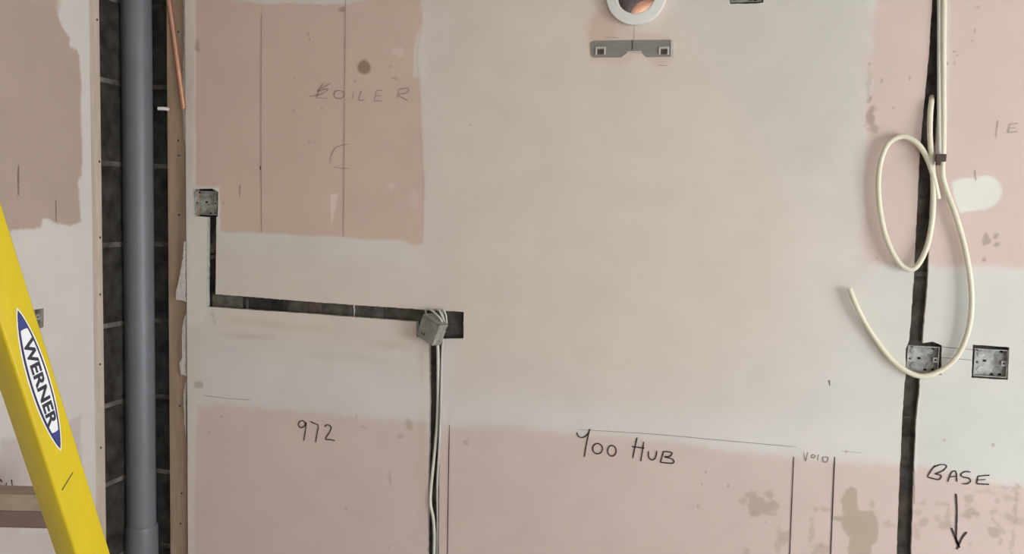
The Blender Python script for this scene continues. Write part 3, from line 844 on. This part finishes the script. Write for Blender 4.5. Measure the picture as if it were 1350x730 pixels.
# the loose box hanging out of its hole, its outside turned to the room
hc = onY(569.5, 434, -0.030)
B = Matrix.Translation(hc) @ Matrix.Rotation(math.radians(24), 4, 'Y') @ Matrix.Rotation(math.radians(-22), 4, 'Z') @ Matrix.Rotation(math.radians(8), 4, 'X')
t = empty('hanging_box', hc); t.matrix_basis = B
hw, hd = 0.031, 0.034
bm = bmesh.new()
box(bm, -hw, hw, -hd/2, -hd/2+0.0016, -hw, hw, B, 0.0006)
for s in (-1, 1):
    box(bm, s*hw-(0.0016 if s > 0 else 0), s*hw+(0.0016 if s < 0 else 0), -hd/2, hd/2, -hw, hw, B)
    box(bm, -hw, hw, -hd/2, hd/2, s*hw-(0.0016 if s > 0 else 0), s*hw+(0.0016 if s < 0 else 0), B)
obj('body', bm, M_GALV2, t)
for (a, b, r) in ((-0.010, -0.014, 0.0085), (0.012, 0.012, 0.0085), (-0.012, 0.014, 0.006)):
    bm = bmesh.new(); lathe(bm, B @ Vector((a, -hd/2, b)), B.to_3x3() @ Vector((0, -1, 0)), [(r-0.0015, 0.0002), (r-0.001, 0.001), (r, 0.001), (r, 0)], 18)
    obj('knockout', bm, M_GALV2, t, True)
for (a, b) in ((-0.014, -0.018), (-0.006, -0.016)):
    bm = bmesh.new(); box(bm, a-0.002, a+0.002, -hd/2-0.0006, -hd/2, b-0.003, b+0.003, B)
    obj('fixing_slot', bm, M_DARK, t)
for b in (0.008, -0.012):
    bm = bmesh.new(); lathe(bm, B @ Vector((hw, 0.002, b)), B.to_3x3() @ Vector((1, 0, 0)), [(0.0001, 0.0008), (0.0075, 0.0008), (0.0085, 0)], 18)
    obj('knockout', bm, M_GALV2, t, True)
tag(t, 'loose grey metal box hanging askew from cables at the end of the chase', 'back box', 'galvanised socket boxes')

def cable(name, pts, r, m, label, cat='cable', group=None, n=10, per=8):
    bm = bmesh.new(); tube(bm, [onY(px, py, y) for px, py, y in pts], r, n, per)
    o = obj(name, bm, m, None, True)
    return tag(o, label, cat, group)
cable('electric_cable', [(577, 452, -0.018), (577.5, 470, -0.010), (577.5, 500, -0.002), (577, 540, 0.002), (575, 575, 0.002), (571, 615, 0.000), (568, 645, -0.002), (567.5, 664, -0.004), (571, 682, -0.002), (572.5, 705, 0.002), (572, 740, 0.004), (572, 800, 0.006), (572, 900, 0.008)],
      0.0042, M_CABLE2, 'pale cable kinked to the left, running down the narrow chase below the hanging box', group='cables below the hanging box')
cable('electric_cable', [(584, 446, -0.022), (583, 460, -0.010), (582, 490, -0.004), (581, 540, -0.003), (579, 590, -0.002), (576.5, 640, 0.002), (577, 690, 0.004), (576.5, 740, 0.006), (576, 900, 0.008)],
      0.0032, M_CABLE, 'straighter grey cable at the right of the narrow chase below the hanging box', group='cables below the hanging box')
cable('electric_cable', [(563, 416, 0.020), (561, 409.5, -0.006), (566, 407.5, -0.020), (575, 414, -0.030), (582, 422, -0.032), (584, 431, -0.024)],
      0.0026, M_CABLE2, 'pale cable end looping over the top of the hanging box', group='cable ends above the hanging box')
cable('electric_cable', [(575, 418, 0.018), (572, 409, -0.004), (578, 408.5, -0.018), (582, 415, -0.020), (586, 426, -0.014), (586, 438, -0.006)],
      0.0028, M_CABLE, 'grey cable end bent down behind the right side of the hanging box', group='cable ends above the hanging box')
cable('electric_cable', [(586, 424, 0.022), (583, 412, 0.0), (584.5, 408.5, -0.010), (588, 416, -0.010), (589, 430, 0.002)],
      0.0026, M_CABLE2, 'short cable end at the right above the hanging box', group='cable ends above the hanging box')

# ------------------------------------------------------------------ flue collar and bore
t = empty('flue_collar', (FC.x, 0, FC.z))
bm = bmesh.new()
lathe(bm, FC, (0, -1, 0), [(FR_O*0.97, 0.0005), (FR_O, 0.004), (FR_O, 0.016), (FR_O*0.985, 0.019), (FR_I*1.05, 0.021), (FR_I, 0.019), (FR_I, -0.012), (FR_I*1.05, -0.012), (FR_I*1.05, 0.0005)], 64, closed=True)
tag(obj('trim_ring', bm, M_WHITE, t, True), 'white plastic ring')
bm = bmesh.new(); lathe(bm, FC, (0, 1, 0), [(FR_I*1.04, 0.005), (FR_I*1.04, 0.25), (FR_I*1.12, 0.25), (FR_I*1.12, 0.005)], 48, closed=True)
tag(obj('bore_liner', bm, M_BORE, t, True), 'dark brown inside of the bore')
bm = bmesh.new(); lathe(bm, FC, (0, 1, 0), [(FR_I*1.03, 0.25), (FR_I*1.03, 0.41), (FR_I*1.12, 0.41), (FR_I*1.12, 0.25)], 48, closed=True)
tag(obj('bore_end', bm, M_TERRA, t, True), 'orange far part of the bore')
tag(t, 'white round flue collar around an orange-lined hole high on the wall', 'flue collar')

# ------------------------------------------------------------------ boiler bracket below the flue
t = empty('wall_bracket', onY(834, 76))
def br(px, py):
    p = onY(px, py); return (p.x, p.z)
bm = bmesh.new()
outl = [br(*q) for q in ((779, 56), (784, 54), (833, 53.2), (884.5, 52.8), (884.8, 75), (853, 75.6), (846, 68.5), (828, 69), (819, 75.8), (782, 76), (779.5, 72))]
prism(bm, outl, (0, 0, 0), Vector((1, 0, 0)), Vector((0, 0, 1)), Vector((0, -1, 0)), 0.003)
pl = obj('plate', bm, M_STEEL, t)
bm = bmesh.new(); prism(bm, [br(827, 70), br(847, 69.6), br(846, 68), br(828, 68.4)], (0, -0.003, 0), Vector((1, 0, 0)), Vector((0, 0, 1)), Vector((0, -1, 0)), 0.007)
tag(obj('folded_lip', bm, M_STEELT, t), 'bright folded lip')
bm = bmesh.new(); prism(bm, [br(884.6, 53), br(888.5, 54), br(888.5, 75), br(884.6, 75)], (0, -0.001, 0), Vector((1, 0, 0)), Vector((0, 0, 1)), Vector((0, -1, 0)), 0.004)
tag(obj('end_tab', bm, M_STEELT, t), 'bright end tab')
for cx in (792, 875.5):
    bm = bmesh.new()
    a = onY(cx-6.5, 62, -0.003); b = onY(cx+6.5, 72, -0.003)
    box(bm, a.x, b.x, -0.0065, -0.003, a.z-0.004, a.z, None, 0.0008)
    box(bm, a.x, a.x+0.004, -0.0065, -0.003, b.z, a.z-0.003)
    box(bm, b.x-0.004, b.x, -0.0065, -0.003, b.z, a.z-0.003)
    h = tag(obj('hook_slot', bm, M_STEELT, t), 'bright edge of the hanging slot')
    bm = bmesh.new(); box(bm, a.x+0.0045, b.x-0.0045, -0.0036, -0.0030, b.z+0.001, a.z-0.006)
    obj('slot_opening', bm, M_SCREW, h)
bm = bmesh.new(); a = onY(834, 53); b = onY(834, 66)
box(bm, a.x-0.0012, a.x+0.0012, -0.0035, -0.003, b.z, a.z)
obj('centre_mark', bm, M_INK, t)
tag(t, 'grey steel hanging bracket screwed on below the flue collar', 'bracket')

# ------------------------------------------------------------------ cream plastic pipes at the right-hand chase
cable('plastic_pipe', [(1245, -60, -0.008), (1244.5, 0, -0.008), (1244, 60, -0.009), (1244, 130, -0.010), (1244, 190, -0.012), (1242.5, 228, -0.013), (1249, 254, -0.012), (1260, 284, -0.016), (1271, 322, -0.014), (1279, 365, -0.016),
                       (1281, 402, -0.017), (1276.5, 436, -0.016), (1264, 466, -0.014), (1244, 486, -0.013), (1219, 495.5, -0.014), (1197, 490, -0.014), (1173, 471, -0.012), (1149, 439, -0.012), (1131, 407, -0.016), (1120, 380, -0.014)],
      0.0061, M_CREAM, 'cream plastic pipe curving past both right-hand boxes to a free end', 'pipe', 'cream plastic pipes', 14)
cable('plastic_pipe', [(1228.5, 128, 0.014), (1228, 134, -0.006), (1226.5, 150, -0.012), (1226, 180, -0.015), (1229, 215, -0.016), (1230.5, 250, -0.014), (1229, 290, -0.012), (1221, 328, -0.014), (1205, 354, -0.016), (1186, 347, -0.016), (1168, 312, -0.016), (1159, 265, -0.016), (1159.5, 222, -0.016),
                       (1170, 191, -0.016), (1189, 180, -0.016), (1207, 187, -0.016), (1220, 204, -0.016), (1230, 230, -0.016), (1237, 262, -0.012)],
      0.0061, M_CREAM, 'cream plastic pipe coming out of the chase and coiled into an upright oval loop', 'pipe', 'cream plastic pipes', 14)
t = empty('capped_cable', onY(1239, 217, -0.02))
bm = bmesh.new(); tube(bm, [onY(a, b, c) for a, b, c in ((1238, -60, -0.006), (1238, 0, -0.006), (1238, 80, -0.008), (1238, 160, -0.013), (1238.5, 195, -0.022), (1239, 207, -0.029))], 0.0042, 12)
obj('cable', bm, M_CABLE2, t, True)
bm = bmesh.new(); p = onY(1240, 209.5, -0.031)
box(bm, p.x-0.011, p.x+0.011, p.y-0.006, p.y+0.006, p.z-0.006, p.z+0.011, None, 0.0015)
box(bm, p.x-0.009, p.x+0.001, p.y-0.005, p.y+0.005, p.z-0.014, p.z-0.004, None, 0.0012)
tag(obj('terminal_block', bm, M_BROWN, t), 'dark brown terminal block')
tag(t, 'pale straight cable down the top of the right chase, ending in a brown block', 'cable')

# ------------------------------------------------------------------ yellow ladder
dref = ray(75, 560)
LP = CAM + dref*(1.42/dref.dot(fw))              # a point of the near rail's outer face
vh = (CAM-LP); vh.z = 0; vh.normalize()
ang = math.atan2(vh.y, vh.x) + math.radians(40)
nL = Vector((math.cos(ang), math.sin(ang), 0))   # the rail's outer face looks this way
def onL(px, py, off=0.0):
    d = ray(px, py)
    return CAM + d*((LP + nL*off - CAM).dot(nL)/d.dot(nL))
rA, rB = onL(0, 267), onL(147, 730)              # right edge of the rail
fA, fB = onL(10, 453), onL(98, 725)              # fold towards the left flange
dL = ((rB-rA).normalized() + (fB-fA).normalized()).normalized()
sL = nL.cross(dL).normalized()                   # across the face
if sL.dot(rt) < 0: sL = -sL
mid_r = onL(75, 500); mid_f = onL(53, 587)
c_r = (mid_r-LP).dot(sL); c_f = (mid_f-LP).dot(sL)
WEB = c_r-c_f
cen = LP + sL*((c_r+c_f)/2)                      # centre line of the face
t_bot = (0.0-cen.z)/dL.z
t_top = (1.78-cen.z)/dL.z
FL = 0.052
lad = empty('stepladder', cen + dL*t_bot)
def channel(name, c, d, s, n, t0, t1, web, fl, parent, th=0.004):
    """fibreglass C-channel: web outwards, two flanges inwards, rounded corners"""
    h = web/2; r = 0.005
    prof = [(-h+0.001, -fl), (-h, -fl+0.002)]
    for k in range(5):
        a = math.pi + k/4*(-math.pi/2); prof.append((-h+r+r*math.cos(a), -r+r*math.sin(a)))
    for k in range(5):
        a = math.pi/2 - k/4*(math.pi/2); prof.append((h-r+r*math.cos(a), -r+r*math.sin(a)))
    prof += [(h, -fl+0.002), (h-0.001, -fl), (h-th, -fl), (h-th, -th), (-h+th, -th), (-h+th, -fl)]
    bm = bmesh.new()
    A = [bm.verts.new(c+d*t0+s*a+n*b) for a, b in prof]; Bv = [bm.verts.new(c+d*t1+s*a+n*b) for a, b in prof]
    k = len(prof)
    for i in range(k): bm.faces.new((A[i], A[(i+1) % k], Bv[(i+1) % k], Bv[i]))
    bm.faces.new(A); bm.faces.new(Bv[::-1])
    return obj(name, bm, M_YELLOW, parent, True)
rail = channel('rail', cen, dL, sL, nL, t_top, t_bot, WEB, FL, lad)
SP = 0.44
nrm = -nL
cen2 = cen + nrm*SP
channel('rail', cen2, dL, sL, -nL, t_top, t_bot, WEB, FL, lad)
# the visible pair carries the support frame (two cross braces); the climbing pair with the treads stands on the near side
hdir = Vector((sL.x, sL.y, 0)).normalized()
def cross(name, q, fwd, y0, y1, z0, z1, m):
    bm = bmesh.new()
    Mx = Matrix((nrm, fwd, Vector((0, 0, 1)))).transposed().to_4x4(); Mx.translation = q
    box(bm, 0.006, SP-0.006, y0, y1, z0, z1, Mx, 0.001)
    return obj(name, bm, m, lad)
for zt in (0.28, 1.52):
    cross('brace', cen + dL*((zt-cen.z)/dL.z), hdir, -0.012, 0.012, -0.018, 0.018, M_ALU)
qt = cen + dL*t_top
Mx = Matrix((nrm, hdir, Vector((0, 0, 1)))).transposed().to_4x4(); Mx.translation = qt
bm = bmesh.new(); box(bm, -0.01, SP+0.01, -0.16, 0.06, -0.01, 0.05, Mx, 0.006); obj('top_cap', bm, M_YELLOW, lad)
foot = qt - hdir*0.62; foot.z = 0
hd2 = qt - hdir*0.10; dR = (foot-hd2).normalized()
sR = nL.cross(dR).normalized()
for off, nn in ((0.012, nL), (SP-0.012, -nL)):
    channel('rail', hd2+nrm*off, dR, sR, nn, 0, (foot-hd2).length, 0.065, 0.03, lad)
for k in range(1, 7):
    zt = 0.26*k
    q = hd2 + dR*((zt-hd2.z)/dR.z)
    cross('tread', q, hdir, -0.04, 0.04, -0.022, 0.0, M_ALU)
for off, nn in ((0, 1), (SP, -1)):
    q = cen + dL*t_bot + nrm*off
    bm = bmesh.new(); Mf = Matrix((nrm, hdir, Vector((0, 0, 1)))).transposed().to_4x4(); Mf.translation = q
    box(bm, (-0.004 if nn > 0 else -0.045), (0.045 if nn > 0 else 0.004), -WEB*0.55, WEB*0.55, 0.0, 0.02, Mf, 0.003); obj('rubber_foot', bm, M_INK, lad)
tag(lad, 'yellow fibreglass stepladder with an oval maker\'s badge, in front of the left wall', 'ladder')

# the oval badge: layers of flat print on the rail's face
b0 = onL(23.2, 408.5); b1 = onL(79.3, 591.5)
bc = (b0+b1)/2; blen = (b1-b0).length/2
bd = (b1-b0).normalized(); bs = nL.cross(bd).normalized()
if bs.dot(rt) < 0: bs = -bs
bwid = abs((onL(60, 489)-onL(33.5, 489)).dot(bs))/2*1.06
def lens(a, b, k=28):
    """pointed oval with half length a and half width b"""
    pts = []
    for i in range(k): 
        u = -1+2*i/k; pts.append((u*a, b*(1-abs(u)**2.2)**0.85))
    for i in range(k):
        u = 1-2*i/k; pts.append((u*a, -b*(1-abs(u)**2.2)**0.85))
    return pts
def flat(name, poly, off, m, parent):
    bm = bmesh.new(); prism(bm, poly, bc+nL*off, bd, bs, nL, 0.00025)
    return obj(name, bm, m, parent)
badge = flat('badge', lens(blen*1.035, bwid*1.10), 0.0, M_BADGE, rail)
flat('badge_border', lens(blen, bwid*0.98), 0.0003, M_NAVY, rail)
flat('badge_field', lens(blen*0.965, bwid*0.84), 0.0006, M_BLUE, rail)
inner = [(a, b) for a, b in lens(blen*0.965, bwid*0.80)]
ilim = blen*0.74
wh = []
for i in range(25):
    a = math.pi*i/24; u = math.cos(a)
    x_ = -u*ilim
    wh.append((x_, min(bwid*0.80*(1-abs(x_/(blen*0.965))**2.1), bwid*0.8*math.sin(a)**0.45 if math.sin(a) > 0 else 0)))
whp = wh + [(a, -b) for a, b in wh[::-1][1:-1]]
flat('badge_panel', whp, 0.0009, M_BADGE, rail)
cu = bpy.data.curves.new('lettering', 'FONT')
cu.body = 'WERNER'; cu.align_x = 'CENTER'; cu.align_y = 'CENTER'; cu.size = 1.0; cu.extrude = 0.004; cu.offset = 0.034; cu.resolution_u = 4
to = bpy.data.objects.new('lettering', cu); C.objects.link(to)
bpy.context.view_layer.update()
me = bpy.data.meshes.new_from_object(to.evaluated_get(bpy.context.evaluated_depsgraph_get()))
bpy.data.objects.remove(to, do_unlink=True)
cs = np.array([v.co[:] for v in me.vertices])
lo, hi = cs.min(0), cs.max(0)
TL, TH = blen*1.24, bwid*1.06
for v in me.vertices:
    a = (v.co.x-(lo[0]+hi[0])/2)/(hi[0]-lo[0])*TL
    b = (v.co.y-(lo[1]+hi[1])/2)/(hi[1]-lo[1])*TH
    v.co = bc + bd*(a+blen*0.02) + bs*b + nL*(0.0014+v.co.z*0.02)
me.materials.clear(); me.materials.append(M_NAVY)
lo_ = bpy.data.objects.new('lettering', me); C.objects.link(lo_)
lo_.parent = rail; lo_.matrix_parent_inverse = parent_world(rail).inverted()
bm = bmesh.new(); tube(bm, [onL(96, 622.5, 0.0002), onL(89, 634, 0.0002), onL(81.5, 646, 0.0002)], 0.0009, 5)
tag(obj('scratch', bm, M_INK, rail), 'dark scratch across the rail')

# ------------------------------------------------------------------ timber rail behind the ladder, butted to the left wall; split to colour in lit and shaded faces
d0 = ray(50, 662)
tp = CAM + d0*(1.88/d0.dot(fw))
ax = Vector((rt0.x, rt0.y, 0)).normalized(); ay = Vector((-ax.y, ax.x, 0))
Mx = Matrix((ax, ay, Vector((0, 0, 1)))).transposed().to_4x4(); Mx.translation = tp
tim = empty('timber_rail', tp)
for nm, y1, z0, z1, m, lab in (('lit_upper_piece', 0.060, -0.020, 0.016, M_TIMBER3, 'upper piece, coloured lighter as the lit top'), ('shaded_lower_piece', 0.052, -0.058, -0.0202, M_TIMBER2, 'lower piece, shade of the front put into its colour')):
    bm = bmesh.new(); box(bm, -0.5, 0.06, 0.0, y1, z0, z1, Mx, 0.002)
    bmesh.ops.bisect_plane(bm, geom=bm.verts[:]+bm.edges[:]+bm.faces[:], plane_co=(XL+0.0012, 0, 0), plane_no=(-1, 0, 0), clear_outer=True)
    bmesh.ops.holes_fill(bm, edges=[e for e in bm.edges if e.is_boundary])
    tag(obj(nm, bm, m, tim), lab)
tag(tim, 'short rough brown timber, split into a lit and a shaded piece, behind the yellow ladder at lower left', 'timber')
